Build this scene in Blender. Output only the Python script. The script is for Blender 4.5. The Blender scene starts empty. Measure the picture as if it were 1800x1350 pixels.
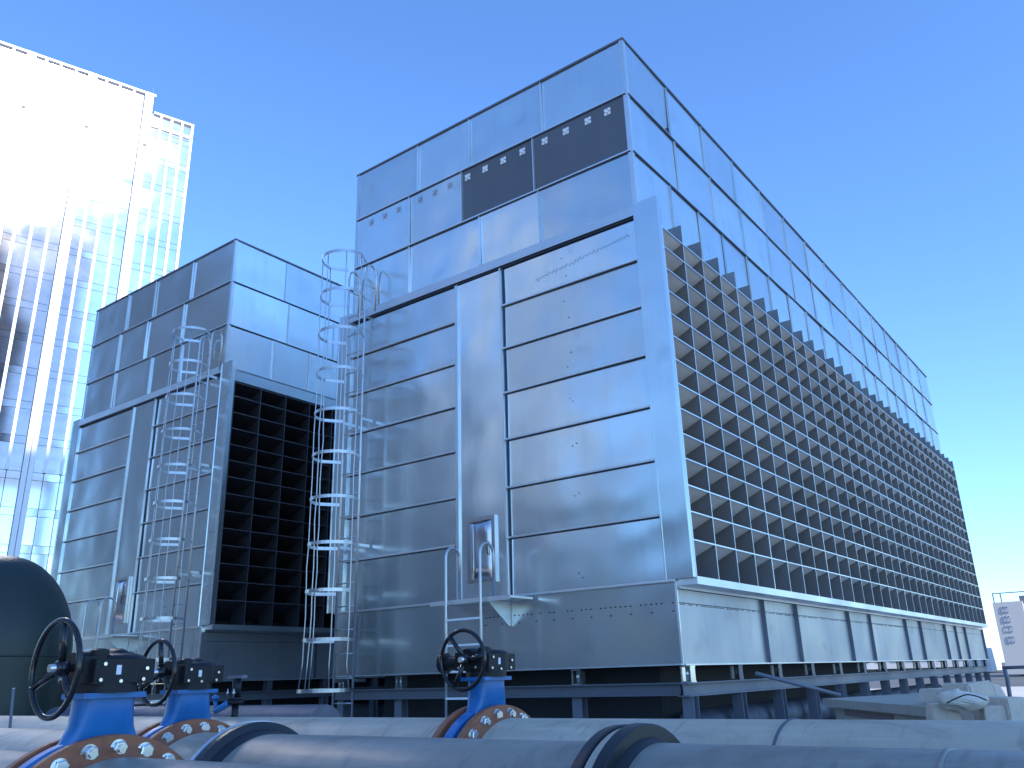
import bpy, bmesh, math, random
from mathutils import Vector, Matrix
random.seed(7)
sc = bpy.context.scene
PI = math.pi
# ------------------------------------------------------------------ camera, sky, sun, exposure
CAM = Vector((4.0645, -8.1713, -0.0561))
cF = Vector((-0.56198738, 0.75860738, 0.32967412)); cR = Vector((0.79715521, 0.60308447, -0.02885627)); cU = Vector((0.22071192, -0.24658459, 0.94365369))
cd = bpy.data.cameras.new('camera'); cam = bpy.data.objects.new('camera', cd); sc.collection.objects.link(cam)
cd.sensor_width = 36; cd.lens = 29.404; cd.clip_start = 0.05; cd.clip_end = 4000
m = Matrix((( cR.x, cU.x, -cF.x, CAM.x), (cR.y, cU.y, -cF.y, CAM.y), (cR.z, cU.z, -cF.z, CAM.z), (0, 0, 0, 1)))
cam.matrix_world = m
sc.camera = cam

SUN_AZ, SUN_EL = math.radians(104.0), math.radians(33.5)
w = bpy.data.worlds.new("World"); sc.world = w; w.use_nodes = True
nt = w.node_tree
sky = nt.nodes.new('ShaderNodeTexSky'); sky.sky_type = 'NISHITA'; sky.sun_disc = False
sky.sun_elevation = SUN_EL; sky.sun_rotation = SUN_AZ; sky.altitude = 200
sky.air_density = 1.25; sky.dust_density = 0.03; sky.ozone_density = 2.2
tint = nt.nodes.new('ShaderNodeMix'); tint.data_type = 'RGBA'; tint.blend_type = 'MULTIPLY'; tint.inputs[0].default_value = 1
tint.inputs[7].default_value = (0.62, 0.90, 1.32, 1)
nt.links.new(sky.outputs[0], tint.inputs[6]); nt.links.new(tint.outputs[2], nt.nodes['Background'].inputs[0]); nt.nodes['Background'].inputs[1].default_value = 0.14
sd = bpy.data.lights.new('sun', 'SUN'); sun = bpy.data.objects.new('sun', sd); sc.collection.objects.link(sun)
sd.energy = 3.6; sd.angle = math.radians(0.5); sd.color = (1.0, 0.955, 0.89)
sdir = Vector((math.sin(SUN_AZ)*math.cos(SUN_EL), math.cos(SUN_AZ)*math.cos(SUN_EL), math.sin(SUN_EL)))
sun.rotation_euler = (-sdir).to_track_quat('-Z', 'Y').to_euler(); sun.location = sdir*60
sc.view_settings.view_transform = 'Standard'; sc.view_settings.look = 'None'
sc.view_settings.exposure = 0.88; sc.view_settings.gamma = 1.0
try:
    sc.cycles.use_denoising = True; sc.cycles.denoiser = 'OPENIMAGEDENOISE'
    sc.cycles.max_bounces = 10; sc.cycles.glossy_bounces = 6; sc.cycles.sample_clamp_indirect = 6
except Exception: pass

# ------------------------------------------------------------------ helpers
def proj_ray(u, v):
    return cF + cR*((u-900)/1470.2) + cU*((675-v)/1470.2)
def tag(o, label=None, cat=None, group=None, kind=None):
    if label: o['label'] = label
    if cat: o['category'] = cat
    if group: o['group'] = group
    if kind: o['kind'] = kind
    return o
def empty(name, loc, label=None, cat=None, group=None, rz=0):
    o = bpy.data.objects.new(name, None); sc.collection.objects.link(o); o.location = loc; o.rotation_euler = (0, 0, rz)
    o.empty_display_size = 0.2
    return tag(o, label, cat, group)
def perp(d):
    d = d.normalized(); a = Vector((0, 0, 1)) if abs(d.z) < .9 else Vector((1, 0, 0))
    u = d.cross(a).normalized(); return u, d.cross(u).normalized()
class MB:
    def __init__(s): s.b = bmesh.new(); s.mi = 0
    def v(s, p): return s.b.verts.new(p)
    def f(s, vs, sm=False):
        try:
            f = s.b.faces.new(vs); f.smooth = sm; f.material_index = s.mi; return f
        except ValueError: return None
    def box(s, x0, x1, y0, y1, z0, z1):
        if x0 > x1: x0, x1 = x1, x0
        if y0 > y1: y0, y1 = y1, y0
        if z0 > z1: z0, z1 = z1, z0
        P = [s.v((x, y, z)) for z in (z0, z1) for y in (y0, y1) for x in (x0, x1)]
        for q in ((0,2,3,1),(4,5,7,6),(0,1,5,4),(2,6,7,3),(0,4,6,2),(1,3,7,5)): s.f([P[i] for i in q])
        return s
    def hexa(s, P8):   # bottom 4 ccw, top 4 ccw
        P = [s.v(p) for p in P8]
        for q in ((3,2,1,0),(4,5,6,7),(0,1,5,4),(1,2,6,5),(2,3,7,6),(3,0,4,7)): s.f([P[i] for i in q])
        return s
    def cyl(s, p0, p1, r, n=16, r1=None, caps=True, sm=True):
        p0, p1 = Vector(p0), Vector(p1); u, w_ = perp(p1-p0); r1 = r if r1 is None else r1
        A, B = [], []
        for i in range(n):
            a = 2*PI*i/n; d = u*math.cos(a)+w_*math.sin(a)
            A.append(s.v(p0+d*r)); B.append(s.v(p1+d*r1))
        for i in range(n):
            j = (i+1) % n; s.f([A[i], A[j], B[j], B[i]], sm)
        if caps: s.f(A[::-1]); s.f(B)
        return s
    def lathe(s, o, ax, prof, n=48, sm=True, closed=False):  # prof: (dist along axis, radius)
        o, ax = Vector(o), Vector(ax).normalized(); u, w_ = perp(ax)
        rings = []
        for t, r in prof:
            if r < 1e-6: rings.append([s.v(o+ax*t)])
            else: rings.append([s.v(o+ax*t+(u*math.cos(2*PI*i/n)+w_*math.sin(2*PI*i/n))*r) for i in range(n)])
        pr = list(zip(rings, rings[1:]))
        if closed: pr.append((rings[-1], rings[0]))
        for A, B in pr:
            for i in range(n):
                j = (i+1) % n
                if len(A) == 1 and len(B) == 1: continue
                if len(A) == 1: s.f([A[0], B[j], B[i]], sm)
                elif len(B) == 1: s.f([A[i], A[j], B[0]], sm)
                else: s.f([A[i], A[j], B[j], B[i]], sm)
        return s
    def tube(s, pts, r, n=8, closed=False, flat=None):
        pts = [Vector(p) for p in pts]; N = len(pts); rings = []
        pu = None
        for i, p in enumerate(pts):
            if closed: d = pts[(i+1) % N]-pts[i-1]
            else: d = pts[min(i+1, N-1)]-pts[max(i-1, 0)]
            d.normalize()
            if pu is None: u, w_ = perp(d)
            else:
                u = (pu - d*pu.dot(d)).normalized(); w_ = d.cross(u)
            pu = u
            if flat:   # flat = (half width along +Z, half thickness)
                z = Vector((0, 0, 1)); o = d.cross(z).normalized()
                rings.append([s.v(p+z*a*flat[0]+o*b*flat[1]) for a, b in ((-1,-1),(1,-1),(1,1),(-1,1))])
            else: rings.append([s.v(p+(u*math.cos(2*PI*k/n)+w_*math.sin(2*PI*k/n))*r) for k in range(n)])
        n = len(rings[0])
        for i in range(N if closed else N-1):
            A, B = rings[i], rings[(i+1) % N]
            for k in range(n):
                j = (k+1) % n; s.f([A[k], A[j], B[j], B[k]], not flat)
        if not closed: s.f(rings[0][::-1]); s.f(rings[-1])
        return s
    def build(s, name, mat, parent=None, **kw):
        bmesh.ops.recalc_face_normals(s.b, faces=s.b.faces[:])
        me = bpy.data.meshes.new(name); s.b.to_mesh(me); s.b.free()
        o = bpy.data.objects.new(name, me); sc.collection.objects.link(o)
        for mm in (mat if isinstance(mat, (list, tuple)) else [mat]): me.materials.append(mm)
        if parent is not None:
            o.parent = parent
            if kw.pop('world', True):
                o.matrix_parent_inverse = inv_of(parent)
        tag(o, **{k: v for k, v in kw.items() if k in ('label', 'cat', 'group', 'kind')})
        return o
def inv_of(p):
    M = Matrix.LocRotScale(p.location, p.rotation_euler, p.scale)
    if p.parent is not None: M = Matrix.LocRotScale(p.parent.location, p.parent.rotation_euler, p.parent.scale) @ p.matrix_parent_inverse @ M if False else M
    # parents of parents are handled by keeping mesh parts at identity
    if p.type == 'MESH' and p.parent is not None: return Matrix.Identity(4)
    return M.inverted()

# ------------------------------------------------------------------ materials
def mat(name, base, rough=.5, metal=0.0, spec=.5):
    M = bpy.data.materials.new(name); M.use_nodes = True; b = M.node_tree.nodes['Principled BSDF']
    b.inputs['Base Color'].default_value = (*base, 1); b.inputs['Roughness'].default_value = rough; b.inputs['Metallic'].default_value = metal
    b.inputs['Specular IOR Level'].default_value = spec
    return M
def nodes(M): return M.node_tree.nodes, M.node_tree.links, M.node_tree.nodes['Principled BSDF']
def noise(M, scale, detail=4, rough=.55, vec=None, dist=0):
    N, L, b = nodes(M); t = N.new('ShaderNodeTexNoise'); t.inputs['Scale'].default_value = scale; t.inputs['Detail'].default_value = detail
    t.inputs['Roughness'].default_value = rough; t.inputs['Distortion'].default_value = dist
    if vec is None:
        g = N.new('ShaderNodeNewGeometry'); vec = g.outputs['Position']
    L.new(vec, t.inputs['Vector']); return t.outputs['Fac']
def scaled_pos(M, s):
    N, L, b = nodes(M); g = N.new('ShaderNodeNewGeometry'); mp = N.new('ShaderNodeMapping'); mp.inputs['Scale'].default_value = s
    L.new(g.outputs['Position'], mp.inputs['Vector']); return mp.outputs[0]
def ramp(M, fac, stops):
    N, L, b = nodes(M); r = N.new('ShaderNodeValToRGB'); L.new(fac, r.inputs[0])
    e = r.color_ramp.elements
    while len(e) < len(stops): e.new(.5)
    for el, (p, c) in zip(e, stops): el.position = p; el.color = (*c, 1) if len(c) == 3 else c
    return r.outputs[0]
def mixc(M, fac, a, b_, mode='MIX'):
    N, L, b = nodes(M); n = N.new('ShaderNodeMix'); n.data_type = 'RGBA'; n.blend_type = mode
    for sock, val in ((n.inputs[0], fac), (n.inputs[6], a), (n.inputs[7], b_)):
        if hasattr(val, 'node'): L.new(val, sock)
        elif isinstance(val, (int, float)): sock.default_value = val
        else: sock.default_value = (*val, 1)
    return n.outputs[2]
def mapr(M, fac, a, b_, c=0.0, d=1.0):
    N, L, b = nodes(M); n = N.new('ShaderNodeMapRange'); L.new(fac, n.inputs[0])
    n.inputs[1].default_value = c; n.inputs[2].default_value = d; n.inputs[3].default_value = a; n.inputs[4].default_value = b_
    return n.outputs[0]
def bump(M, h, strength=.2, dist=.01):
    N, L, b = nodes(M); n = N.new('ShaderNodeBump'); n.inputs['Strength'].default_value = strength; n.inputs['Distance'].default_value = dist
    L.new(h, n.inputs['Height']); L.new(n.outputs[0], b.inputs['Normal'])

def galvanised(name, base, r0, r1, metal=.9, vary=.12, stain=.5):
    M = mat(name, base, .4, metal); N, L, b = nodes(M)
    oi = N.new('ShaderNodeObjectInfo')
    big = noise(M, 1.0, 2, .5); fine = noise(M, 34, 2, .5)
    streak = noise(M, 1.0, 4, .6, scaled_pos(M, (9, 9, .7)))
    k = tuple(c*(1-vary) for c in base); k2 = tuple(min(1, c*(1+vary)) for c in base)
    c = ramp(M, oi.outputs['Random'], [(0, k), (1, k2)])
    c = mixc(M, mapr(M, big, 0, .35, .35, .75), c, tuple(x*.72 for x in base))
    c = mixc(M, mapr(M, streak, 0, .5*stain, .5, .8), c, tuple(x*.7 for x in base))
    spots = noise(M, 2.6, 3, .5)
    c = mixc(M, mapr(M, spots, 0, .5*stain, .60, .80), c, tuple(x*.35 for x in base))
    L.new(c, b.inputs['Base Color'])
    L.new(mapr(M, big, r0, r1, .3, .7), b.inputs['Roughness'])
    bump(M, noise(M, 1.2, 1, .4), .5, .05)
    return M
GALV = galvanised('galvanised_sheet', (.70, .745, .745), .17, .268)
GALV_BASIN = galvanised('galvanised_basin_sheet', (.50, .50, .50), .40, .52, metal=.8, stain=.8)
GALV_TRIM = galvanised('galvanised_trim', (.74, .76, .76), .32, .45, stain=.2)
GALV_DARK = galvanised('dark_infill_sheet', (.15, .15, .16), .38, .5, metal=.4, stain=.3)
BLADE_SHADED = galvanised('louvre_blade_shaded', (.26, .25, .25), .42, .55, metal=.6, stain=.5)  # shade on the blade sides put into a darker base
SHELF_LIT = galvanised('louvre_shelf_lit', (.85, .74, .64), .5, .6, metal=.0, stain=.5)  # bounce light on the undersides put into a warm bright base
LOUV_SHADE = galvanised('louvre_in_shade', (.022, .023, .028), .6, .7, metal=0, stain=.1)  # deep shade of the second tower's louvres put into the colour
EDGE_SHADE = galvanised('louvre_edge_in_shade', (.12, .12, .135), .4, .5, metal=.5, stain=.1)  # edges darkened to match that painted shade
GALV_TUBE = galvanised('galvanised_tube', (.52, .53, .54), .28, .38, vary=.03, stain=.1)
STAINLESS = mat('stainless_door', (.55, .54, .56), .24, 1.0)
CORE = mat('dark_interior', (.03, .032, .036), .8)
FILLM = mat('fill_pack_sheet', (.14, .13, .12), .7)
SEAM = mat('dark_seam_and_shade', (.035, .045, .07), .7)  # dark joints, plus the gap shade painted under and beside seam lips
FRAME = galvanised('support_steel', (.17, .18, .21), .45, .6, metal=.3, stain=.6)
BLACKP = mat('black_iron_paint', (.010, .011, .014), .45, 0, .3)
bump(BLACKP, noise(BLACKP, 120, 3), .25, .004)
RUBBER = mat('black_rubber', (.012, .012, .014), .42)
bump(RUBBER, noise(RUBBER, 40, 4), .3, .004)
CHROME = galvanised('zinc_plated_bolt', (.72, .71, .68), .2, .38, metal=1, vary=.1, stain=.6)
WHEELM = mat('black_gloss_enamel', (.012, .012, .014), .14)
def paint_blue():
    M = mat('blue_valve_paint', (.01, .13, .44), .3); N, L, b = nodes(M)
    n1 = noise(M, 7, 5); n2 = noise(M, 45, 4, .7)
    c = ramp(M, n1, [(.3, (.008, .12, .34)), (.7, (.014, .17, .44))])
    c = mixc(M, mapr(M, n2, 0, .5, .68, .76), c, (.05, .06, .08))
    L.new(c, b.inputs['Base Color']); L.new(mapr(M, n1, .24, .4), b.inputs['Roughness']); bump(M, n2, .12, .003); return M
BLUE = paint_blue()
def rust():
    M = mat('red_oxide_flange', (.26, .09, .04), .55); N, L, b = nodes(M)
    n1 = noise(M, 9, 6, .7); n2 = noise(M, 60, 4, .7)
    c = ramp(M, n1, [(.3, (.22, .070, .032)), (.55, (.33, .115, .05)), (.75, (.24, .105, .06))])
    c = mixc(M, mapr(M, n2, 0, .4, .6, .75), c, (.07, .04, .035))
    L.new(c, b.inputs['Base Color']); L.new(mapr(M, n1, .4, .65), b.inputs['Roughness']); bump(M, n2, .3, .003); return M
RUST = rust()
def pipe_paint(name, base, base2):
    M = mat(name, base, .4); N, L, b = nodes(M)
    n1 = noise(M, 1.6, 5, .6, dist=.5); n2 = noise(M, 22, 6, .7); n3 = noise(M, 1.5, 5, .65, scaled_pos(M, (.5, 6, 6)))
    c = ramp(M, n1, [(.3, base), (.7, base2)])
    c = mixc(M, mapr(M, n3, 0, .6, .48, .72), c, tuple(min(1, x*1.35) for x in base2))
    n4 = noise(M, 2.6, 7, .7, dist=1.2); c = mixc(M, mapr(M, n4, 0, .6, .5, .68), c, tuple(x*.6 for x in base))
    n5 = noise(M, 4, 3, .5, scaled_pos(M, (9, 1.2, 1.2))); c = mixc(M, mapr(M, n5, 0, .35, .58, .7), c, tuple(x*.5 for x in base))
    c = mixc(M, mapr(M, n2, 0, .35, .63, .72), c, tuple(x*.55 for x in base))
    L.new(c, b.inputs['Base Color']); L.new(mapr(M, n4, .34, .62), b.inputs['Roughness']); bump(M, n2, .08, .004); return M
PIPE_BLUE = pipe_paint('blue_grey_pipe_jacket', (.235, .205, .165), (.31, .275, .225))
PIPE_PALE = pipe_paint('pale_grey_pipe_jacket', (.46, .37, .27), (.54, .44, .325))
PIPE_DARK = pipe_paint('dark_grey_pipe_paint', (.08, .08, .10), (.12, .12, .14))
TANKM = mat('dark_green_tank_paint', (.016, .026, .020), .42)
bump(TANKM, noise(TANKM, 3, 5), .3, .02)
def concrete(name, a, b2, sc_=1.0, joints=False):
    M = mat(name, a, .85); N, L, b = nodes(M)
    n1 = noise(M, .8*sc_, 6, .65); n2 = noise(M, 14*sc_, 8, .7)
    c = ramp(M, n1, [(.3, a), (.7, b2)])
    c = mixc(M, mapr(M, n2, 0, .5, .5, .75), c, tuple(x*.6 for x in a))
    L.new(c, b.inputs['Base Color']); bump(M, n2, .4, .01); return M
CONC = concrete('concrete', (.38, .32, .25), (.47, .40, .32))
DECK = concrete('roof_deck_concrete', (.44, .42, .38), (.54, .51, .46), .5)
FARG = concrete('far_ground_asphalt', (.09, .09, .09), (.13, .13, .125), .1)
BLOCK = concrete('cast_concrete_block', (.58, .47, .36), (.68, .56, .44), 2)
PALEB = concrete('pale_render', (.62, .61, .60), (.72, .71, .70), .1)
SACK = mat('pale_sacking', (.64, .56, .46), .8)
bump(SACK, noise(SACK, 12, 6), .5, .02)
BRICK = mat('brick_course', (.24, .17, .155), .85)
def facade_glass():
    M = mat('curtain_wall_glass', (.78, .82, .93), .1, 1.0); N, L, b = nodes(M)
    n1 = noise(M, .16, 4, .6, dist=.8); n2 = noise(M, .9, 3, .6)
    L.new(mapr(M, n1, .05, .085, .3, .7), b.inputs['Roughness'])
    L.new(ramp(M, n2, [(.3, (.84, .79, .80)), (.7, (.93, .88, .88))]), b.inputs['Base Color'])
    return M
FGLASS = facade_glass()
COREB = mat('spandrel_panel', (.22, .25, .30), .5)
FIN = mat('white_aluminium_fin', (.82, .82, .82), .4)
MULL = mat('dark_mullion', (.05, .06, .09), .5)
TGLASS = mat('blue_mirror_glass', (.86, .88, .92), .2, .4)
DGLASS = mat('dark_window_glass', (.04, .05, .07), .08, 0, .9)
SIGNB = mat('violet_blue_sign_panel', (.5, .48, .47), .5)
SIGNL = mat('sign_lettering_paint', (.34, .36, .46), .5)
WHITE = mat('white_paint', (.8, .8, .8), .5)
CLAD = mat('dull_grey_cladding', (.035, .06, .10), .85)
HAZEB = mat('lilac_render', (.55, .50, .48), .7)

GZ = -1.5
# ------------------------------------------------------------------ setting
o = MB(); o.box(-1500, 1500, -1500, 1500, GZ-.9, GZ-.3); o.build('ground', FARG, kind='structure')
o = MB(); o.box(-26, 78, -34, 52, GZ-.2995, GZ); o.build('plant_deck', DECK, kind='structure')

def grid_sheet(bm, O, U_, V_, Nrm, nu=14, nv=9, bulge=.004, fold=.03, seed=0):
    rnd = random.Random(seed); O, U_, V_, Nrm = map(Vector, (O, U_, V_, Nrm))
    tu, tv = rnd.uniform(-1, 1)*.008, rnd.uniform(-1, 1)*.008
    b = rnd.uniform(-.7, 1.0)*bulge*.9; ph = [rnd.uniform(0, 6) for _ in range(4)]; wav = bulge*.35
    G = []
    for j in range(nv+1):
        row = []
        for i in range(nu+1):
            s, t = i/nu, j/nv
            e = math.sin(PI*s)*math.sin(PI*t)
            d = b*math.sin(PI*s)**2*math.sin(PI*t)**2 + wav*math.sin(5*s+ph[0]+2*t)*e + wav*math.sin(6.5*t+ph[1]-2.5*s)*e + tu*(s-.5)+tv*(t-.5)
            row.append(bm.v(O+U_*s+V_*t+Nrm*d))
        G.append(row)
    for j in range(nv):
        for i in range(nu): bm.f([G[j][i], G[j][i+1], G[j+1][i+1], G[j+1][i]], True)
    edge = [G[0][i] for i in range(nu+1)] + [G[j][nu] for j in range(1, nv+1)] + [G[nv][i] for i in range(nu-1, -1, -1)] + [G[j][0] for j in range(nv-1, 0, -1)]
    edge = [bm.v(v.co) for v in edge]
    back = [bm.v(v.co - Nrm*fold) for v in edge]
    for k in range(len(edge)):
        j = (k+1) % len(edge); bm.f([edge[k], back[k], back[j], edge[j]])
    return bm

W, L, ZT, Z1, Z2, Z3, ZB = 5.04, 17.73, 7.874, 7.02, 6.15, 5.27, .84
LP = .279
LY0, LY1 = .05, 17.42
NB = 31                      # louvre bays along the side
LZ = [4.98, 4.72, 4.43, 4.14, 3.85, 3.57, 3.285, 2.995, 2.70, 2.41, 2.13, 1.835, 1.55, 1.25]

def cooling_tower(ox, seed, label, right_side=True):
    T = empty('cooling_tower', (ox, 0, 0), label, 'cooling tower', 'galvanised cooling towers')
    X = lambda x: x+ox
    k = [seed*1000]; LB, LS, LE = (BLADE_SHADED, SHELF_LIT, GALV_TRIM) if seed == 1 else (LOUV_SHADE, LOUV_SHADE, EDGE_SHADE)  # shelf, blade and edge tones carry painted light; second set painted shade
    def panel(x0, x1, z0, z1, m_=GALV, y=0.0, nm='casing_panel', g=.012, **kw):
        k[0] += 1
        b = MB(); grid_sheet(b, (X(x0)+g, y, z0+g), (x1-x0-2*g, 0, 0), (0, 0, z1-z0-2*g), (0, -1, 0), seed=k[0])
        return b.build(nm, m_, T, **kw)
    def spanel(y0, y1, z0, z1, m_=GALV, x=0.0, nm='casing_panel', g=.012):
        k[0] += 1
        b = MB(); grid_sheet(b, (X(x), y0+g, z0+g), (0, y1-y0-2*g, 0), (0, 0, z1-z0-2*g), (1, 0, 0), seed=k[0])
        return b.build(nm, m_, T)
    # inner body (dark, closed) set back behind the sheets
    b = MB(); b.box(X(-W+.05), X(-.05), .035, L-.03, Z3, ZT-.05); b.box(X(-W+.05), X(-.42), .035, L-.03, ZB-.2, Z3)
    b.build('inner_casing', CORE, T)
    # thin dark seam backing just behind the sheets
    b = MB(); b.box(X(-W+.004), X(-.004), .008, .034, ZB-.02, ZT-.004)
    b.box(X(-.034), X(-.006), .034, L-.01, Z3-.45, ZT-.004)
    b.build('seam_backing', SEAM, T)
    rows = [(Z1, ZT, [0, -1.33, -2.64, -3.68, -W]), (Z2, Z1, [0, -1.50, -2.79, -3.85, -W]), (Z3+.07, Z2, [0, -1.445, -2.475, -3.84, -W])]
    for r, (z0, z1, xs) in enumerate(rows):
        for i in range(4):
            dark = (r == 1 and i < 2 and seed == 1)
            panel(xs[i+1], xs[i], z0, z1, GALV_DARK if dark else GALV, **({'label': 'dark grey infill sheet'} if dark else {}))
    # standing seams on the front: ledges and vertical angles
    b = MB()
    for z in (Z1, Z2): b.box(X(-W+.01), X(-.01), -.028, -.001, z-.008, z+.010)
    b.build('seam_ledge', GALV_TRIM, T)
    b = MB()
    for z in (Z1, Z2): b.box(X(-W+.012), X(-.012), -.012, .004, z-.022, z-.0085)
    b.build('seam_gap', SEAM, T)  # dark strips painted for the gap shade under the ledges
    for r, (z0, z1, xs) in enumerate(rows):
        for x in xs[1:4]:
            b = MB(); b.box(X(x-.018), X(x+.018), -.010, -.003, z0+.014, z1-.032); b.box(X(x+.008), X(x+.017), -.040, -.0105, z0+.014, z1-.032)
            b.build('vertical_seam', GALV_TRIM, T)
    if seed == 1:  # punched brackets along the top of row two
        for x in (-.30, -.60, -.95, -1.30, -1.68, -2.02, -2.35, -2.68, -3.02, -3.32, -3.62, -4.08, -4.38, -4.68):
            b = MB(); s = .047
            for dx, dz in ((-1, -1), (-1, 1), (1, -1), (1, 1)): b.box(X(x+dx*.026-.021), X(x+dx*.026+.021), -.010, .0, Z1-.15+dz*.028-.021, Z1-.15+dz*.028+.021)
            b.box(X(x-.02), X(x+.02), -.018, -.0105, Z1-.17, Z1-.13)
            b.build('punched_bracket', WHITE if x > -2.75 else GALV_TUBE, T)
    # top rim
    b = MB(); b.box(X(-W-.02), X(.02), -.02, .05, ZT-.004, ZT+.022); b.box(X(-.05), X(.02), .0505, L+.02, ZT-.004, ZT+.022)
    b.box(X(-W-.02), X(-W+.05), .0505, L+.02, ZT-.004, ZT+.022); b.box(X(-W+.051), X(-.051), L-.05, L+.02, ZT-.004, ZT+.022)
    for i in range(9):
        yy = .6+i*1.9; b.box(X(-.03), X(.0), yy, yy+.03, ZT+.022, ZT+.045)
    b.build('top_rim', FRAME, T)
    # corner angles
    b = MB(); b.box(X(-.05), X(.006), -.012, -.002, Z3+.05, ZT-.005); b.box(X(-.002), X(.010), -.0015, .05, Z3+.05, ZT-.005)
    b.build('corner_angle', GALV_TRIM, T)
    b = MB(); b.box(X(-W-.006), X(-W+.05), -.012, -.002, ZB, ZT-.005); b.box(X(-W-.012), X(-W-.002), -.0015, L, Z3, ZT-.005)
    b.build('corner_angle', GALV, T)
    b = MB(); b.box(X(-W-.01), X(-W+.034), .0, L, ZB, Z3); b.build('far_side_casing', GALV, T)
    b = MB(); b.box(X(-W+.01), X(-.01), L-.029, L-.002, ZB, ZT-.01); b.build('rear_casing', GALV, T)
    # channel trim between upper and lower casing
    b = MB(); zt = Z3+.065
    b.hexa([(X(-W), -.045, zt-.125), (X(-.035), -.045, zt-.125), (X(-.035), -.0, zt-.125), (X(-W), -.0, zt-.125),
            (X(-W), -.042, zt), (X(-.035), -.042, zt), (X(-.035), 0, zt), (X(-W), 0, zt)])
    b.box(X(-W), X(-.035), -.054, -.0455, zt-.132, zt-.118)
    b.build('channel_trim', GALV_TRIM, T)
    b = MB(); b.box(X(-W+.01), X(-.04), -.030, -.004, zt-.155, zt-.1362); b.build('seam_gap', SEAM, T)
    # lower casing rows
    zs = [5.17, 4.615, 4.00, 3.385, 2.765, 2.145, 1.53, ZB]
    for i in range(7):
        panel(-2.10, -.04, zs[i+1], zs[i]); panel(-W+.02, -2.90, zs[i+1], zs[i])
    for i in range(1, 7):
        for xa, xb in ((-2.085, -.045), (-W+.03, -2.93)):
            b = MB(); b.box(X(xa), X(xb), -.034, -.002, zs[i]-.006, zs[i]+.004); b.box(X(xa), X(xb), -.040, -.0345, zs[i]-.006, zs[i]+.016)
            b.build('seam_ledge', GALV_TRIM, T)
            b = MB(); b.box(X(xa), X(xb), -.010, -.0, zs[i]-.018, zs[i]-.0065); b.build('seam_gap', SEAM, T)
    # centre column
    b = MB(); grid_sheet(b, (X(-2.87), -.02, ZB+.01), (.755, 0, 0), (0, 0, 5.17-ZB-.02), (0, -1, 0), 8, 24, .008, .03, seed*77)
    b.build('centre_panel', GALV, T)
    b = MB(); b.box(X(-2.112), X(-2.090), -.060, -.001, ZB+.01, 5.17); b.build('vertical_flange', GALV_TRIM, T)
    b = MB(); b.box(X(-2.0895), X(-2.070), -.012, -.001, ZB+.01, 5.165); b.build('seam_gap', SEAM, T)  # dark strip painted for the shadow line beside the flange
    b = MB(); b.box(X(-2.925), X(-2.875), -.034, -.001, ZB+.01, 5.17); b.box(X(-2.8745), X(-2.868), -.05, -.001, ZB+.01, 5.17)
    for i in range(22): b.cyl((X(-2.90), -.0345, 1.0+i*.19), (X(-2.90), -.042, 1.0+i*.19), .008, 6)
    b.build('vertical_flange', GALV_TRIM, T)
    # access door
    b = MB()
    x0, x1, z0, z1 = -2.72, -2.28, 1.03, 1.84
    for a, c, e, g in ((x0, x1, z1-.05, z1), (x0, x1, z0, z0+.05), (x0, x0+.05, z0+.0505, z1-.0505), (x1-.05, x1, z0+.0505, z1-.0505)): b.box(X(a), X(c), -.06, -.021, e, g)
    D = b.build('access_door', STAINLESS, T)
    b = MB(); G = []
    for j in range(15):
        row = []
        for i in range(11):
            s, t = i/10, j/14; e = min(1, 6*s)*min(1, 6*(1-s))*min(1, 8*t)*min(1, 8*(1-t))
            row.append(b.v((X(x0+.052+(x1-x0-.104)*s), -.03-.035*e - .006*math.sin(6*s)*math.sin(5*t), z0+.052+(z1-z0-.104)*t)))
        G.append(row)
    for j in range(14):
        for i in range(10): b.f([G[j][i], G[j][i+1], G[j+1][i+1], G[j+1][i]], True)
    b.build('door_leaf', STAINLESS, D)
    b = MB(); b.tube([(X(x1-.09), -.075, 1.36), (X(x1-.09), -.10, 1.37), (X(x1-.09), -.10, 1.50), (X(x1-.09), -.075, 1.51)], .008); b.build('handle', BLACKP, D)
    # end plates that close the louvre banks
    for s in (1, -1):
        b = MB()
        xa, xb = (-.038, LP) if s == 1 else (-W-LP, -W+.018)
        b.box(X(xa), X(xb), -.034, -.014, ZB+.012, 5.372)
        if s == 1: b.box(X(LP-.014), X(LP), -.0135, .045, ZB+.012, 5.372)
        else: b.box(X(-W-LP), X(-W-LP+.014), -.0135, .3, ZB+.012, 5.372)
        b.box(X(xa), X(xa+.012), -.044, -.0345, ZB+.012, 5.372)
        b.build('end_plate', GALV, T)
    # ---- side casing (+X)
    n = 15; st = L/n
    r1 = [i*st for i in range(n+1)]; r1[0] = .012; r1[1] = 1.205
    r2 = [.012] + [1.31+i*1.166 for i in range(14)] + [L]
    r3 = [.012, 1.0, 1.88, 2.72] + [3.64+i*.935 for i in range(15)] + [L]
    for z0, z1, ys in ((Z1, ZT, r1), (Z2, Z1, r2), (4.98, Z2, r3)):
        for i in range(len(ys)-1): spanel(ys[i], ys[i+1], z0, z1)
        for y in ys[1:-1]:
            b = MB(); b.box(X(.003), X(.010), y-.014, y+.014, z0+.014, z1-.030); b.box(X(.0105), X(.030), y-.004, y+.002, z0+.014, z1-.03); b.build('vertical_seam', GALV_TRIM if random.random() < .6 else GALV, T)
            b = MB(); b.box(X(.004), X(.014), y+.0025, y+.0145, z0+.014, z1-.03) ; b.build('seam_gap', SEAM, T)
    b = MB()
    for z in (Z1, Z2): b.box(X(.001), X(.026), .012, L-.01, z-.006, z+.004)
    b.build('seam_ledge', GALV, T)
    b = MB()
    for z in (Z1, Z2): b.box(X(.0), X(.012), .012, L-.012, z-.024, z-.0065)
    b.build('seam_gap', SEAM, T)
    # ---- louvre bank
    st = (LY1-LY0)/NB
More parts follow.
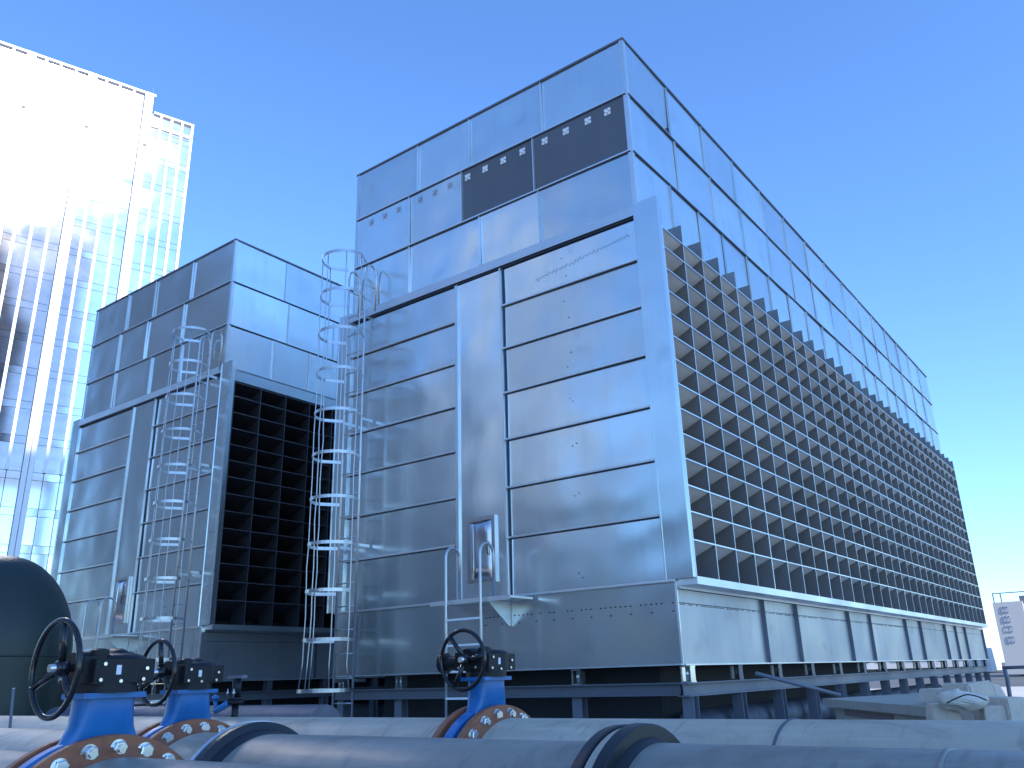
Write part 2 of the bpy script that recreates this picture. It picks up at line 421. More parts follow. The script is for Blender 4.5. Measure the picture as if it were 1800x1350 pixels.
    zin = lambda z, x: z-(LP-x)*.445
    for i in range(NB+1):
        y = LY0+i*st; th = .006 if i % 4 else .014
        b = MB(); xi = -.10
        zt5 = 5.245 if seed == 1 else 4.99
        P = [(X(xi), ZB+.015), (X(LP-.001), ZB+.015), (X(LP-.001), zt5), (X(.0485), zt5), (X(.0485), 4.97), (X(xi), 4.97)]
        A = [b.v((x, y-th/2, z)) for x, z in P]; B = [b.v((x, y+th/2, z)) for x, z in P]
        b.f(A); b.f(B[::-1])
        for q in range(6): b.f([A[q], A[(q+1) % 6], B[(q+1) % 6], B[q]])
        b.mi = 1; b.box(X(LP-.0005), X(LP+.003), y-(.010 if i % 4 == 0 else .007), y+(.010 if i % 4 == 0 else .007), ZB+.015, 5.0)
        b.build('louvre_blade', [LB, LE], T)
    for z in LZ:
        b = MB(); xi = -.35
        for i in range(NB):
            ya, yb = LY0+i*st+.008, LY0+(i+1)*st-.008
            j1, j2 = random.gauss(0, .010), random.gauss(0, .010)
            b.hexa([(X(xi), ya, zin(z, xi)-.005+j1), (X(LP-.004), ya, z-.005), (X(LP-.004), yb, z-.005), (X(xi), yb, zin(z, xi)-.005+j2),
                    (X(xi), ya, zin(z, xi)+j1), (X(LP-.004), ya, z), (X(LP-.004), yb, z), (X(xi), yb, zin(z, xi)+j2)])
            b.mi = 1; b.box(X(LP-.0038), X(LP+.002), ya, yb, z-.011, z+.004); b.mi = 0
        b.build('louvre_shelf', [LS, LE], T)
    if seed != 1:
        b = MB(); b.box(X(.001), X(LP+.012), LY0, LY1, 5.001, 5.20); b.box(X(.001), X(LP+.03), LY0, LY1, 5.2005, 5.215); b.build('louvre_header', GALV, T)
    b = MB(); b.box(X(-.41), X(-.36), LY0, LY1, ZB+.02, 4.75); b.build('fill_pack', FILLM if seed == 1 else CORE, T)
    # louvre sill
    b = MB(); b.box(X(.02), X(LP+.02), .0, LY1+.05, ZB-.055, ZB+.010); b.box(X(LP+.0205), X(LP+.028), .0, LY1+.05, ZB-.055, ZB+.024)
    b.box(X(.078), X(.115), .0, LY1+.05, ZB-.085, ZB-.0555)
    b.build('louvre_sill', GALV_TRIM, T)
    # ---- basin
    bb = .0755
    b = MB(); b.box(X(-W-bb+.03), X(bb-.03), .0, L, .012, ZB-.012); b.build('basin_core', CORE, T)
    for xa, xb in ((-W-bb, bb),):
        k[0] += 1; b = MB(); grid_sheet(b, (X(xa)+.001, -.036, .0), (xb-xa-.002, 0, 0), (0, 0, ZB-.012), (0, -1, 0), 30, 6, .0012, .03, seed=k[0]); b.build('basin_panel', GALV, T)
    ys = [-.03, 2.30, 3.49, 5.85, 7.06, 9.48, 10.69, 13.03, 14.20, 15.34, L]
    for i in range(10):
        k[0] += 1; b = MB(); grid_sheet(b, (X(bb), ys[i]+.002, .0), (0, ys[i+1]-ys[i]-.004, 0), (0, 0, ZB-.09), (1, 0, 0), 12, 6, .001, .03, seed=k[0]); b.build('basin_panel', GALV_BASIN, T)
    for y in ys[1:]:
        b = MB(); b.box(X(bb-.02), X(bb+.050), y-.045, y-.037, .01, ZB-.09); b.box(X(bb-.02), X(bb+.012), y-.0365, y+.04, .01, ZB-.09)
        b.build('basin_rib', FRAME, T)
    b = MB(); b.box(X(-W-bb-.004), X(bb+.004), -.085, -.0365, ZB-.014, ZB+.008); b.box(X(-W-bb), X(bb), -.078, -.0365, .0, .012)
    b.box(X(bb), X(bb+.035), -.036, L, -.004, .010); b.box(X(bb-.012), X(bb+.010), -.047, -.0365, .0125, ZB-.0145); b.build('basin_trim', GALV_TRIM, T)
    if seed == 1:
        for i in range(44):
            x = .02-i*.062
            if random.random() < .88: b = MB(); b.cyl((X(x), -.035, .615), (X(x), -.043, .615), .0075, 6); b.build('rivet', BLACKP, T)
            if i % 4 == 0: b = MB(); b.cyl((X(x), -.035, .53), (X(x), -.043, .53), .0075, 6); b.build('rivet', BLACKP, T)
        rest = MB()
        for i in range(150):
            y = .05+i*.062
            if random.random() < .2: continue
            b = MB() if i < 50 else rest
            b.cyl((X(bb-.002), y, .60), (X(bb+.006), y, .60), .0065, 6)
            if i < 50: b.build('rivet', BLACKP, T)
        rest.build('rivets', BLACKP, T, kind='stuff')
        # crayon scrawl on the top right sheet of the lower casing
        b = MB(); pts = []
        for i in range(70):
            q = i/69; xx = -1.55+1.42*q; zz = 4.83+.16*q+.03*math.sin(i*1.9)*(1 if i % 3 else .4); pts.append((X(xx), -.006, zz+random.uniform(-.012, .012)))
        b.tube(pts, .0022, 4); b.build('crayon_scrawl', FRAME, T)
    b = MB(); b.box(X(bb-.001), X(bb+.005), .0, L, .612, .618); b.build('basin_seam', SEAM, T)
    # scattered screws and scuffs on the lower casing
    for i in range(7):
        for dx in (0, .05):
            xx, zz = -1.12+dx+random.uniform(-.01, .01), zs[i+1]+.12+random.uniform(0, .3)
            b = MB(); b.cyl((X(xx), .003, zz), (X(xx), -.008, zz), .0065, 8); b.build('screw', BLACKP, T)
    # landing under the door
    b = MB(); b.box(X(-2.92), X(-1.72), -.52, -.086, .775, .80); b.box(X(-2.92), X(-1.72), -.525, -.5205, .755, .806)
    P = b.build('landing', GALV_TRIM, T)
    for x in (-2.10,):
        b = MB(); b.hexa([(X(x), -.08, .50), (X(x+.02), -.08, .50), (X(x+.02), -.04, .50), (X(x), -.04, .50), (X(x), -.48, .774), (X(x+.02), -.48, .774), (X(x+.02), -.04, .774), (X(x), -.04, .774)])
        b.build('bracket', GALV_TRIM, P, world=True)
    return T

t1 = cooling_tower(0.0, 1, 'nearer and larger-looking galvanised steel cooling tower with the long lit louvre side at right')
t2 = cooling_tower(-8.372, 2, 'farther galvanised cooling tower at left with dark open louvres facing the big tower')

# ------------------------------------------------------------------ support frames
def support_frame(ox, label, yb=8.6):
    T = empty('support_frame', (ox, 0, GZ), label, 'steel frame', 'steel frames under the cooling towers')
    X = lambda x: x+ox
    def ibeam_x(x0, x1, y, z0, z1, nm='beam'):
        b = MB(); b.box(X(x0), X(x1), y-.06, y+.06, z1-.012, z1); b.box(X(x0), X(x1), y-.06, y+.06, z0, z0+.012); b.box(X(x0), X(x1), y-.006, y+.006, z0+.0125, z1-.0125); b.build(nm, FRAME, T)
    def ibeam_y(y0, y1, x, z0, z1, nm='beam'):
        b = MB(); b.box(X(x-.06), X(x+.06), y0, y1, z1-.012, z1); b.box(X(x-.06), X(x+.06), y0, y1, z0, z0+.012); b.box(X(x-.006), X(x+.006), y0, y1, z0+.0125, z1-.0125); b.build(nm, FRAME, T)
    ibeam_x(-W-.1, .0, .02, -.29, -.165)
    ibeam_x(-W-.1, .0, L-.1, -.29, -.165)
    for x in (.055, -1.27, -2.6, -3.98, -W-.02):
        ibeam_y(.09 if x < 0 else -.04, L-.17, x, -.30, -.168)
    n = 15
    for i in range(n):
        y = .10+i*1.235
        for x in ((.055, -W-.02) if i else (.055, -1.27, -2.6, -3.98, -W-.02)):
            b = MB(); b.box(X(x-.062), X(x+.062), y-.060, y-.050, GZ+.02, -.3005); b.box(X(x-.062), X(x+.062), y+.050, y+.060, GZ+.02, -.3005); b.box(X(x-.006), X(x+.006), y-.0495, y+.0495, GZ+.02, -.3005)
            b.box(X(x-.12), X(x+.12), y-.12, y+.12, GZ, GZ+.02)
            b.build('column', FRAME, T)
            b = MB(); b.box(X(x-.06), X(x+.06), y-.06, y+.06, -.167, -.155); b.box(X(x-.06), X(x+.06), y-.06, y+.06, -.018, -.006)
            b.box(X(x-.055), X(x-.045), y-.055, y+.055, -.1545, -.0185); b.box(X(x+.045), X(x+.055), y-.055, y+.055, -.1545, -.0185)
            b.cyl((X(x), y, -.1545), (X(x), y, -.0185), .026, 10)
            b.build('spring_mount', GALV_DARK if i else GALV, T)
    # dark sheets added to stand for deep shade, and header pipes, under the basin
    b = MB()
    b.box(X(-W+.3), X(-.5), .55, .60, GZ+.01, -.003); b.box(X(-.55), X(-.50), .61, yb, GZ+.01, -.003); b.box(X(-W+.25), X(-W+.3), .61, yb, GZ+.01, -.003)
    b.build('shade_sheet', CORE, T)
    for x in (-.25,):
        b = MB(); b.cyl((X(x), .7, -.62), (X(x), L-5, -.62), .16, 24); b.build('header_pipe', PIPE_DARK, T)
    return T
support_frame(0.0, 'dark steel beam and column frame carrying the big right-hand cooling tower')
support_frame(-8.372, 'dark steel beam and column frame carrying the left cooling tower', 17.6)

# ------------------------------------------------------------------ ladders
def caged_ladder(x0, x1, label, ztop, pitch):
    y = -.25; T = empty('caged_ladder', ((x0+x1)/2, y, GZ), label, 'ladder', 'caged ladders on the cooling towers')
    xc = (x0+x1)/2
    for x in (x0, x1):
        pts = [(x, y, GZ), (x, y, 3), (x, y, 5.83)] + [(x, -.145-.105*math.cos(a), 5.85+.13*math.sin(a)) for a in [PI*i/8 for i in range(1, 9)]] + [(x, -.04, 5.25)]
        b = MB(); b.tube(pts, .017, 8); b.build('rail', GALV_TUBE, T)
        b = MB(); b.tube([(x, y, 5.62), (x, -.04, 5.62)], .008, 6); b.build('rail_tie', GALV_TUBE, T)
    z = GZ+.26
    while z < 5.3:
        b = MB(); b.cyl((x0, y, z), (x1, y, z), .010, 8); b.build('rung', GALV_TUBE, T); z += .305
    for z in (-.05, 1.7, 3.5, 5.1):
        for x in (x0, x1):
            b = MB(); b.box(x-.004, x+.004, y+.012, -.03, z-.02, z+.02); b.build('wall_bracket', GALV_TUBE, T)
    hz = [ztop-pitch*i for i in range(11)]
    def ring(i, z, n=18):
        r = .35 + (.04 if i == 10 else 0); cy = y-.23
        pts = [(x0-.01, y-.01, z)]
        for q in range(n+1):
            a = PI*(1.08) - (PI*1.16)*q/n*-1 if False else PI - PI*q/n
            pts.append((xc+r*math.cos(a), cy-.02-(r)*math.sin(a), z))
        pts.append((x1+.01, y-.01, z)); return pts
    for i, z in enumerate(hz):
        b = MB(); b.tube(ring(i, z), 0, flat=(.022, .003)); b.build('hoop', GALV_TUBE, T)
    for q in (0, 4, 9, 14, 18):
        pts = []
        for i, z in enumerate(hz):
            p = Vector(ring(i, z)[q+1]); d = Vector((xc, y-.25, z))-p; d.normalize(); pts.append(p+d*.008)
            if i < 10:
                pts.append(p+d*.008+Vector((random.uniform(-.012, .012), random.uniform(-.01, .01), -.305)))
        b = MB(); n_ = []
        b.tube(pts, .008, 6); b.build('cage_strap', GALV_TUBE, T)
    return T
caged_ladder(-4.88, -4.51, 'tall caged ladder on the left edge of the big right-hand cooling tower', 5.98, .614)
caged_ladder(-8.82, -8.46, 'tall caged ladder on the front of the left cooling tower beside its dark louvres', 5.85, .612)

def access_ladder(x0, x1, label):
    y = -.60; T = empty('access_ladder', ((x0+x1)/2, y, GZ), label, 'ladder', 'short ladders to the access doors')
    for x in (x0, x1):
        pts = [(x, y, GZ), (x, y, .5), (x, y, 1.30)] + [(x, -.475-.125*math.cos(a), 1.30+.125*math.sin(a)) for a in [PI*i/8 for i in range(1, 9)]] + [(x, -.35, .80)]
        b = MB(); b.tube(pts, .017, 10); b.build('rail', GALV_TUBE, T)
    for i in range(8):
        z = .575-i*.283
        b = MB(); b.box(x0, x1, y-.016, y+.016, z-.011, z+.011); b.build('rung', WHITE, T)
    return T
access_ladder(-2.60, -2.08, 'short ladder with hooped handrails to the access door behind the single valve')
access_ladder(-10.97, -10.45, 'short ladder with hooped handrails at the left cooling tower, above the nearest handwheel')

# ------------------------------------------------------------------ pipes
def ringdisc(b, x0, x1, Y, Z, ri, ro, n=72):
    b.lathe((x0, Y, Z), (1, 0, 0), [(0, ri), (0, ro), (x1-x0, ro), (x1-x0, ri)], n, sm=False, closed=True); return b
def shade_auto(o, ang=35):
    for p in o.data.polygons: p.use_smooth = True
    try:
        o.data.set_sharp_from_angle(angle=math.radians(ang))
    except Exception: pass
    return o
def pipe(Y, Z, r, segs, label, material, loc):
    T = empty('water_pipe', loc, label, 'pipe', 'large horizontal water pipes')
    for x0, x1 in segs:
        b = MB(); n = 96; b.lathe((x0, Y, Z), (1, 0, 0), [(0, 0)]+[(0, r)]+[((x1-x0)*i/24, r) for i in range(1, 25)]+[((x1-x0), 0)], n, sm=True)
        shade_auto(b.build('pipe_run', material, T))
    return T
P1, P2, P3 = (-6.59, -.607), (-5.69, -.602), (-4.75, -.61)
RP1, RP2, RP3 = .34, .34, .365
pa = pipe(P1[0], P1[1], RP1, [(-9, .995), (1.24, 9)], 'nearest grey water pipe with the largest valve at bottom left', PIPE_BLUE, (1, P1[0], P1[1]))
pb = pipe(P2[0], P2[1], RP2, [(-9, .10), (.345, .757)], 'middle water pipe with two black flanges, across the foreground', PIPE_PALE, (1, P2[0], P2[1]))
def run(T, Y, Z, r, x0, x1, material, nm='pipe_run'):
    b = MB(); b.lathe((x0, Y, Z), (1, 0, 0), [(0, 0)]+[(0, r)]+[((x1-x0)*i/24, r) for i in range(1, 25)]+[((x1-x0), 0)], 96, sm=True)
    return shade_auto(b.build(nm, material, T))
run(pb, P2[0], P2[1], RP2,   .80, 2.584, PIPE_BLUE); run(pb, P2[0], P2[1], RP2, 2.715, 9, PIPE_BLUE)
pc = pipe(P3[0], P3[1], RP3, [(-9, 1.225), (1.42, 9.5)], 'farthest pale grey water pipe running just in front of the tower frame', PIPE_PALE, (1, P3[0], P3[1]))
for T_, Y, Z, r, xs in ((pb, P2[0], P2[1], RP2, (3.55, 4.6)), (pc, P3[0], P3[1], RP3, (-2.2, 2.82, 3.75, 5.2))):
    for x in xs:
        b = MB(); b.lathe((x, Y, Z), (1, 0, 0), [(0, r-.01), (0, r+.0035), (.012, r+.0035), (.012, r-.01)], 96, closed=True); b.build('weld_band', PIPE_DARK if T_ is pc else PIPE_BLUE, T_)
# black flange, grey rim
b = MB(); b.lathe((.745, P2[0], P2[1]), (1, 0, 0), [(0, .30), (0, .393), (.012, .397), (.02, .393), (.02, .30)], 96, closed=True); shade_auto(b.build('flange_rim', GALV_TRIM, pb))
b = MB(); b.lathe((.7655, P2[0], P2[1]), (1, 0, 0), [(0, .30), (0, .389), (.035, .389), (.05, .36), (.10, .342), (.10, .30)], 96, closed=True); shade_auto(b.build('flange', RUBBER, pb), 20)
# coupling: black flange, grey band, black flange
def disc(x0, x1, r0, r1, nm, m_):
    b = MB(); b.lathe((x0, P2[0], P2[1]), (1, 0, 0), [(0, .30), (0, r0-.004), (.004, r0), (x1-x0-.004, r1), (x1-x0, r1-.004), (x1-x0, .30)], 96, closed=True); return shade_auto(b.build(nm, m_, pb), 25)
disc(2.585, 2.625, .390, .392, 'coupling_flange', RUBBER)
disc(2.6255, 2.662, .384, .384, 'coupling_band', PIPE_PALE)
disc(2.6625, 2.706, .397, .395, 'coupling_flange', RUBBER)
b = MB(); b.lathe((2.7065, P2[0], P2[1]), (1, 0, 0), [(0, .30), (0, .356), (.03, .342), (.03, .30)], 96, closed=True); shade_auto(b.build('coupling_collar', RUBBER, pb), 25)

p4 = empty('service_pipe', (-4, -3.25, -.5), 'dark grey horizontal pipe behind the valves ending beside the caged ladder', 'pipe')
run(p4, -3.25, -.42, .19, -6.0, -1.58, PIPE_DARK)
for x in (-5.6, -2.1):
    b = MB(); b.box(x-.06, x+.06, -3.37, -3.13, GZ, -.60); b.build('pipe_support', FRAME, p4)
for T_, Y, Z, r in ((pa, P1[0], P1[1], RP1), (pb, P2[0], P2[1], RP2), (pc, P3[0], P3[1], RP3)):
    for x in (-3.4, 3.4, 6.4):
        b = MB(); b.box(x-.07, x+.07, Y-.26, Y+.26, GZ, Z-r*.78); b.build('pipe_support', CONC, T_)

# ------------------------------------------------------------------ butterfly valves
def valve(xf, Y, Z, rf, rp, nb, label, tube=False, phase=0.0, wheel_r=.145, wheel_rot=.5):
    T = empty('butterfly_valve', (xf-.1, Y, Z), label, 'valve', 'blue butterfly valves with handwheels')
    def flange(x0, x1, side):
        b = MB(); b.lathe((x0, Y, Z), (1, 0, 0), [(0, rp-.03), (0, rf-.004), (.004, rf), (x1-x0-.004, rf), (x1-x0, rf-.004), (x1-x0, rp-.03)], 96, closed=True)
        F_ = shade_auto(b.build('flange', RUST, T), 20)
        b = MB(); d = side; xa = x1 if d > 0 else x0
        b.lathe((xa, Y, Z), (d, 0, 0), [(.0005, rp-.02), (.0005, rp+.035), (.03, rp+.004), (.05, rp-.001), (.05, rp-.02)], 96, closed=True); shade_auto(b.build('weld_neck', RUST if d > 0 else PIPE_PALE, F_), 60)
        for i in range(nb):
            a = 2*PI*(i+phase)/nb; py, pz = Y+(rf-.042)*math.sin(a), Z+(rf-.042)*math.cos(a)
            if pz < Z-.12: continue
            b = MB(); t = random.uniform(0, 1)
            b.cyl((xa, py, pz), (xa+d*.004, py, pz), .028, 20)
            h = .021 if d > 0 else .024
            u, w_ = perp(Vector((1, 0, 0))); c = Vector((xa+d*.0042, py, pz)); A = []; B = []; Cc = []
            for q in range(6):
                e = 2*PI*q/6+t; v_ = u*math.cos(e)+w_*math.sin(e)
                A.append(b.v(c+v_*.0245)); B.append(b.v(c+v_*.0245+Vector((d*h*.85, 0, 0)))); Cc.append(b.v(c+v_*.020+Vector((d*h, 0, 0))))
            for q in range(6):
                j = (q+1) % 6; b.f([A[q], A[j], B[j], B[q]]); b.f([B[q], B[j], Cc[j], Cc[q]])
            b.f(Cc)
            if random.random() < .3: b.cyl((xa+d*(h+.004), py, pz), (xa+d*(h+.012), py, pz), .013, 12)
            b.build('bolt', CHROME, F_)
        return F_
    flange(xf-.036, xf, 1); flange(xf-.19, xf-.154, -1)
    b = MB()
    b.lathe((xf-.125, Y, Z), (1, 0, 0), [(0, rp-.06), (0, rf-.012), (.007, rf-.004), (.047, rf-.004), (.054, rf-.012), (.054, rp-.06)], 96, closed=True)
    b.lathe((xf-.1535, Y, Z), (1, 0, 0), [(0, rp-.06), (0, rp+.01), (.117, rp+.01), (.117, rp-.06)], 96, closed=True)
    shade_auto(b.build('valve_body', BLUE, T), 25)
    b = MB()
    for i in range(nb):
        a = 2*PI*(i+phase)/nb; py, pz = Y+(rf-.042)*math.sin(a), Z+(rf-.042)*math.cos(a)
        if pz < Z-.12: continue
        b.cyl((xf-.1535, py, pz), (xf-.0365, py, pz), .011, 10)
    b.build('tie_rods', CHROME, T)
    xm = xf-.098
    # neck: flared column from the body to the gear mounting plate
    zt = Z+rf
    b = MB()
    prof = [(-.10, .135), (-.03, .13), (.0, .115), (.03, .098), (.09, .092), (.112, .092)]
    rings = []
    for dz, hw in prof:
        hx = .052 if dz > 0 else .040
        pts = []
        for q in range(16):
            e = 2*PI*(q+.5)/16; cx_, sy = math.cos(e), math.sin(e)
            pts.append(b.v((xm+hx*math.copysign(abs(cx_)**.45, cx_)*1.15, Y+hw*math.copysign(abs(sy)**.45, sy), zt+dz)))
        rings.append(pts)
    for A, B in zip(rings, rings[1:]):
        for q in range(16): b.f([A[q], A[(q+1) % 16], B[(q+1) % 16], B[q]])
    b.f(rings[0][::-1]); b.f(rings[-1])
    shade_auto(b.build('neck', BLUE, T), 40)
    b = MB(); b.box(xm-.075, xm+.075, Y-.108, Y+.108, zt+.1125, zt+.13)
    b.build('mounting_plate', BLUE, T)
    # gearbox
    g0 = zt+.1305
    b = MB()
    b.cyl((xm, Y, g0), (xm, Y, g0+.03), .10, 28); 
    b.lathe((xm, Y+.03, g0+.0305), (0, 0, 1), [(0, 0), (0, .098), (.075, .098), (.085, .088), (.095, .06), (.095, 0)], 32)
    b.box(xm-.105, xm+.06, Y-.115, Y+.02, g0+.031, g0+.115)
    b.lathe((xm-.045, Y-.10, g0+.08), (0, 1, 0), [(0, 0), (0, .052), (.012, .056), (.20, .056), (.212, .046), (.212, 0)], 24)
    b.lathe((xm+.03, Y-.05, g0+.115), (0, 0, 1), [(0, .03), (.02, .03), (.026, .02), (.026, 0)], 16)
    b.lathe((xm-.06, Y+.06, g0+.115), (0, 0, 1), [(0, .035), (.022, .035), (.03, .02), (.03, 0)], 16)
    b.box(xm-.03, xm+.09, Y-.09, Y+.12, g0+.028, g0+.106)
    G_ = shade_auto(b.build('gearbox', BLACKP, T), 30)
    for dy, dz in ((-.07, .04), (-.0, .035), (.08, .04), (-.06, .09), (.03, .095), (.09, .075)):
        b = MB(); b.cyl((xm+.0905, Y+dy, g0+dz), (xm+.0965, Y+dy, g0+dz), .0062, 8); b.build('screw', CHROME, G_)
    for dx, dz in ((-.08, .045), (.03, .045), (.035, .10)):
        b = MB(); b.cyl((xm+dx, Y-.1155, g0+dz), (xm+dx, Y-.1215, g0+dz), .006, 8); b.build('screw', CHROME, G_)
    b = MB(); b.box(xm+.0905, xm+.0925, Y-.018, Y+.006, g0+.056, g0+.086); b.build('data_plate', WHITE, G_)
    if tube:
        b = MB(); b.lathe((xm-.106, Y-.03, g0+.07), (-1, 0, 0), [(0, 0), (0, .034), (.125, .034), (.125, .05), (.155, .05), (.16, .04), (.16, 0)], 24)
        shade_auto(b.build('stop_housing', BLACKP, G_), 30)
    # handwheel on its shaft towards the viewer
    wy, wz, wx = Y-.175, g0+.08, xm-.005
    b = MB(); b.cyl((wx, Y-.1, wz), (wx, wy-.02, wz), .013, 12); b.build('drive_shaft', CHROME, T)
    b = MB()
    b.tube([(wx+wheel_r*math.cos(2*PI*q/48), wy, wz+wheel_r*math.sin(2*PI*q/48)) for q in range(48)], .0095, 10, closed=True)
    for s in range(3):
        a = wheel_rot+s*2*PI/3; ca, sa = math.cos(a), math.sin(a)
        b.tube([(wx+ca*.02, wy+.018, wz+sa*.02), (wx+ca*.07, wy+.012, wz+sa*.07), (wx+ca*wheel_r, wy, wz+sa*wheel_r)], .0115, 8)
    b.lathe((wx, wy+.04, wz), (0, -1, 0), [(0, 0), (0, .024), (.035, .024), (.042, .016), (.042, 0)], 20)
    b.build('handwheel', WHEELM, T)
    return T
valve(1.228, P1[0], P1[1], .408, RP1, 24, 'nearest blue butterfly valve at far left with the largest handwheel', phase=.15, wheel_r=.152, wheel_rot=1.45)
valve(.336, P2[0], P2[1], .400, RP2, 24, 'second blue butterfly valve, standing behind and right of the nearest one', phase=.3, wheel_r=.143, wheel_rot=1.55)
valve(1.415, P3[0], P3[1], .425, RP3, 24, 'blue butterfly valve alone in the middle, in front of the short ladder', tube=True, phase=.5, wheel_r=.137, wheel_rot=2.2)

# small vertical drain valve on the far pipe
dv = empty('air_vent_valve', (-.70, P3[0], -.26), 'small dark vertical vent valve with a flat tee top behind the left black flange', 'valve')
b = MB(); b.cyl((-.70, P3[0], -.30), (-.70, P3[0], -.17), .022, 14); b.cyl((-.70, P3[0], -.17), (-.70, P3[0], -.15), .05, 18); b.cyl((-.70, P3[0], -.148), (-.70, P3[0], -.13), .05, 18); b.cyl((-.70, P3[0], -.13), (-.70, P3[0], -.02), .028, 14); b.build('stem', BLACKP, dv)
b = MB(); b.box(-.775, -.625, P3[0]-.02, P3[0]+.02, -.0195, -.002); b.build('top_lever', FRAME, dv)
b = MB(); b.cyl((-.72, P3[0]-.03, -.16), (-.83, P3[0]-.05, -.21), .02, 12); b.cyl((-.83, P3[0]-.05, -.21), (-.84, P3[0]-.05, -.14), .012, 10); b.lathe((-.84, P3[0]-.05, -.14), (0, 0, 1), [(0, .0), (0, .025), (.02, .02), (.03, 0)], 12); b.build('side_branch', BLUE, dv)
b = MB()
for x, y, z in ((-.73, -4.79, -.13), (-.67, -4.79, -.13), (-.735, -4.73, -.06)): b.cyl((x, y, z), (x, y, z+.05), .005, 6); b.cyl((x, y, z+.02), (x, y, z+.032), .011, 6)
b.build('studs', CHROME, dv)

# ------------------------------------------------------------------ tank at far left
tk = empty('pressure_tank', (-7.55, -3.2, GZ), 'dark domed tank half out of frame at the far left', 'tank')
b = MB(); b.lathe((-7.72, -3.33, GZ+.25), (0, 0, 1), [(0, 0), (0, .89), (1.60, .89)] + [(1.60+1.25*math.sin(a), .89*math.cos(a)) for a in [PI/2*i/14 for i in range(1, 15)]], 64)
shade_auto(b.build('vessel', TANKM, tk), 40)
b = MB(); b.lathe((-7.72, -3.33, .33), (0, 0, 1), [(0, .885), (0, .895), (.02, .895), (.02, .885)], 64, closed=True); b.build('weld_seam', TANKM, tk)
for a in range(4):
    b = MB(); x, y = -7.6+.8*math.cos(a*PI/2+.4), -3.25+.8*math.sin(a*PI/2+.4); b.box(x-.05, x+.05, y-.05, y+.05, GZ, GZ+.3); b.build('leg', FRAME, tk)
cp = MB(); d = proj_ray(24, 1210); e = proj_ray(19, 1262); p = CAM+d*6.4; q = CAM+e*6.4
cp.tube([p, q+(q-p)*.6, (q.x, q.y, GZ)], .011, 8); tag(cp.build('stand_pipe', FRAME), 'thin pale upright rod in front of the dark tank', 'rod')

# ------------------------------------------------------------------ plinth, blocks, leaning strut, sack at right
pl = empty('concrete_plinth', (1.9, 0, GZ), 'low concrete plinth with an overhanging slab top at right, beside the frame', 'plinth')
def quad_prism(b, pts, z0, z1):
    b.hexa([(x, y, z0) for x, y in pts]+[(x, y, z1) for x, y in pts]); return b
b = MB(); quad_prism(b, [(1.36, .16), (2.67, -1.64), (2.95, -1.30), (2.18, 2.1)], -.400, -.335); b.build('slab_top', CONC, pl)
b = MB(); quad_prism(b, [(1.46, .16), (2.62, -1.44), (2.86, -1.2), (2.12, 1.9)], GZ, -.4005); b.build('plinth_wall', CONC, pl)
b = MB(); quad_prism(b, [(1.60, -.045), (2.22, -.90), (2.225, -.89), (1.605, -.035)], -.47, -.425); b.build('brick_course', BRICK, pl)
b = MB(); b.tube([(.98, -.42, -.095), (1.48, .30, -.312)], .018, 8); tag(b.build('leaning_strut', FRAME), 'thin steel pole leaning from the frame corner down onto the plinth', 'pole')

def rough_block(name, u, v, w_px, h_px, t, mat_, label, cat, seed, depth=.25, group=None, cut=.12, rot=0.0):
    rnd = random.Random(seed); c = CAM+proj_ray(u, v)*t; hw, hh = w_px/1470.2*t/2, h_px/1470.2*t/2
    r = Vector((cR.x, cR.y, 0)).normalized(); f = Vector((cF.x, cF.y, 0)).normalized(); z = Vector((0, 0, 1))
    r, f = r*math.cos(rot)+f*math.sin(rot), f*math.cos(rot)-r*math.sin(rot)
    b = MB(); P = []
    for sz in (-1, 1):
        for sr, sf in ((-1, -1), (1, -1), (1, 1), (-1, 1)):
            k = 1-(rnd.uniform(.5, 1.4)*cut if sz > 0 else 0)
            P.append(c+r*sr*hw*k+f*(sf*depth*k+depth)+z*(hh*sz*(1+rnd.uniform(-.15, .15)*cut*3)))
    b.hexa(P); bmesh.ops.bevel(b.b, geom=b.b.edges[:], offset=min(hw, hh)*.10, segments=2, affect='EDGES')
    o = b.build(name, mat_); return tag(o, label, cat, group)
G_ = 'cast concrete blocks in a heap'
rough_block('concrete_block', 1737, 1238, 66, 74, 5.2, BLOCK, 'pale tall concrete block in the middle of the heap at right', 'block', 3, .16, G_, .26, .35)
rough_block('concrete_block', 1664, 1256, 48, 34, 5.05, BLOCK, 'small pale concrete block under the overhang of the plinth', 'block', 5, .12, G_, .12, -.25)
rough_block('concrete_block', 1800, 1250, 58, 46, 4.9, BLOCK, 'squared concrete block at the right edge of the frame', 'block', 8, .14, G_, .16, .15)
rough_block('concrete_block', 1752, 1256, 40, 28, 4.92, BLOCK, 'low grey block in front of the tall pale one', 'block', 12, .08, G_, .14, -.2)
rough_block('concrete_block', 1768, 1228, 44, 46, 5.5, BLOCK, 'rounded lilac grey block leaning behind the heap', 'block', 21, .12, G_, .35, .5)
rough_block('concrete_block', 1690, 1222, 70, 22, 5.9, BLOCK, 'flat block lying behind the crumpled sack', 'block', 14, .14, G_, .2, .4)
lw = MB(); q0 = CAM+proj_ray(1652, 1272)*4.9; q1 = CAM+proj_ray(1900, 1272)*4.6; dd = (q1-q0); dd.z = 0; nn = Vector((-dd.y, dd.x, 0)).normalized()*.9
zt_ = -.50
lw.hexa([(q0.x, q0.y, GZ), (q1.x, q1.y, GZ), (q1.x+nn.x, q1.y+nn.y, GZ), (q0.x+nn.x, q0.y+nn.y, GZ), (q0.x, q0.y, zt_), (q1.x, q1.y, zt_), (q1.x+nn.x, q1.y+nn.y, zt_), (q0.x+nn.x, q0.y+nn.y, zt_)])
tag(lw.build('low_wall', CONC), 'low concrete wall behind the far pipe that carries the block heap', 'wall')
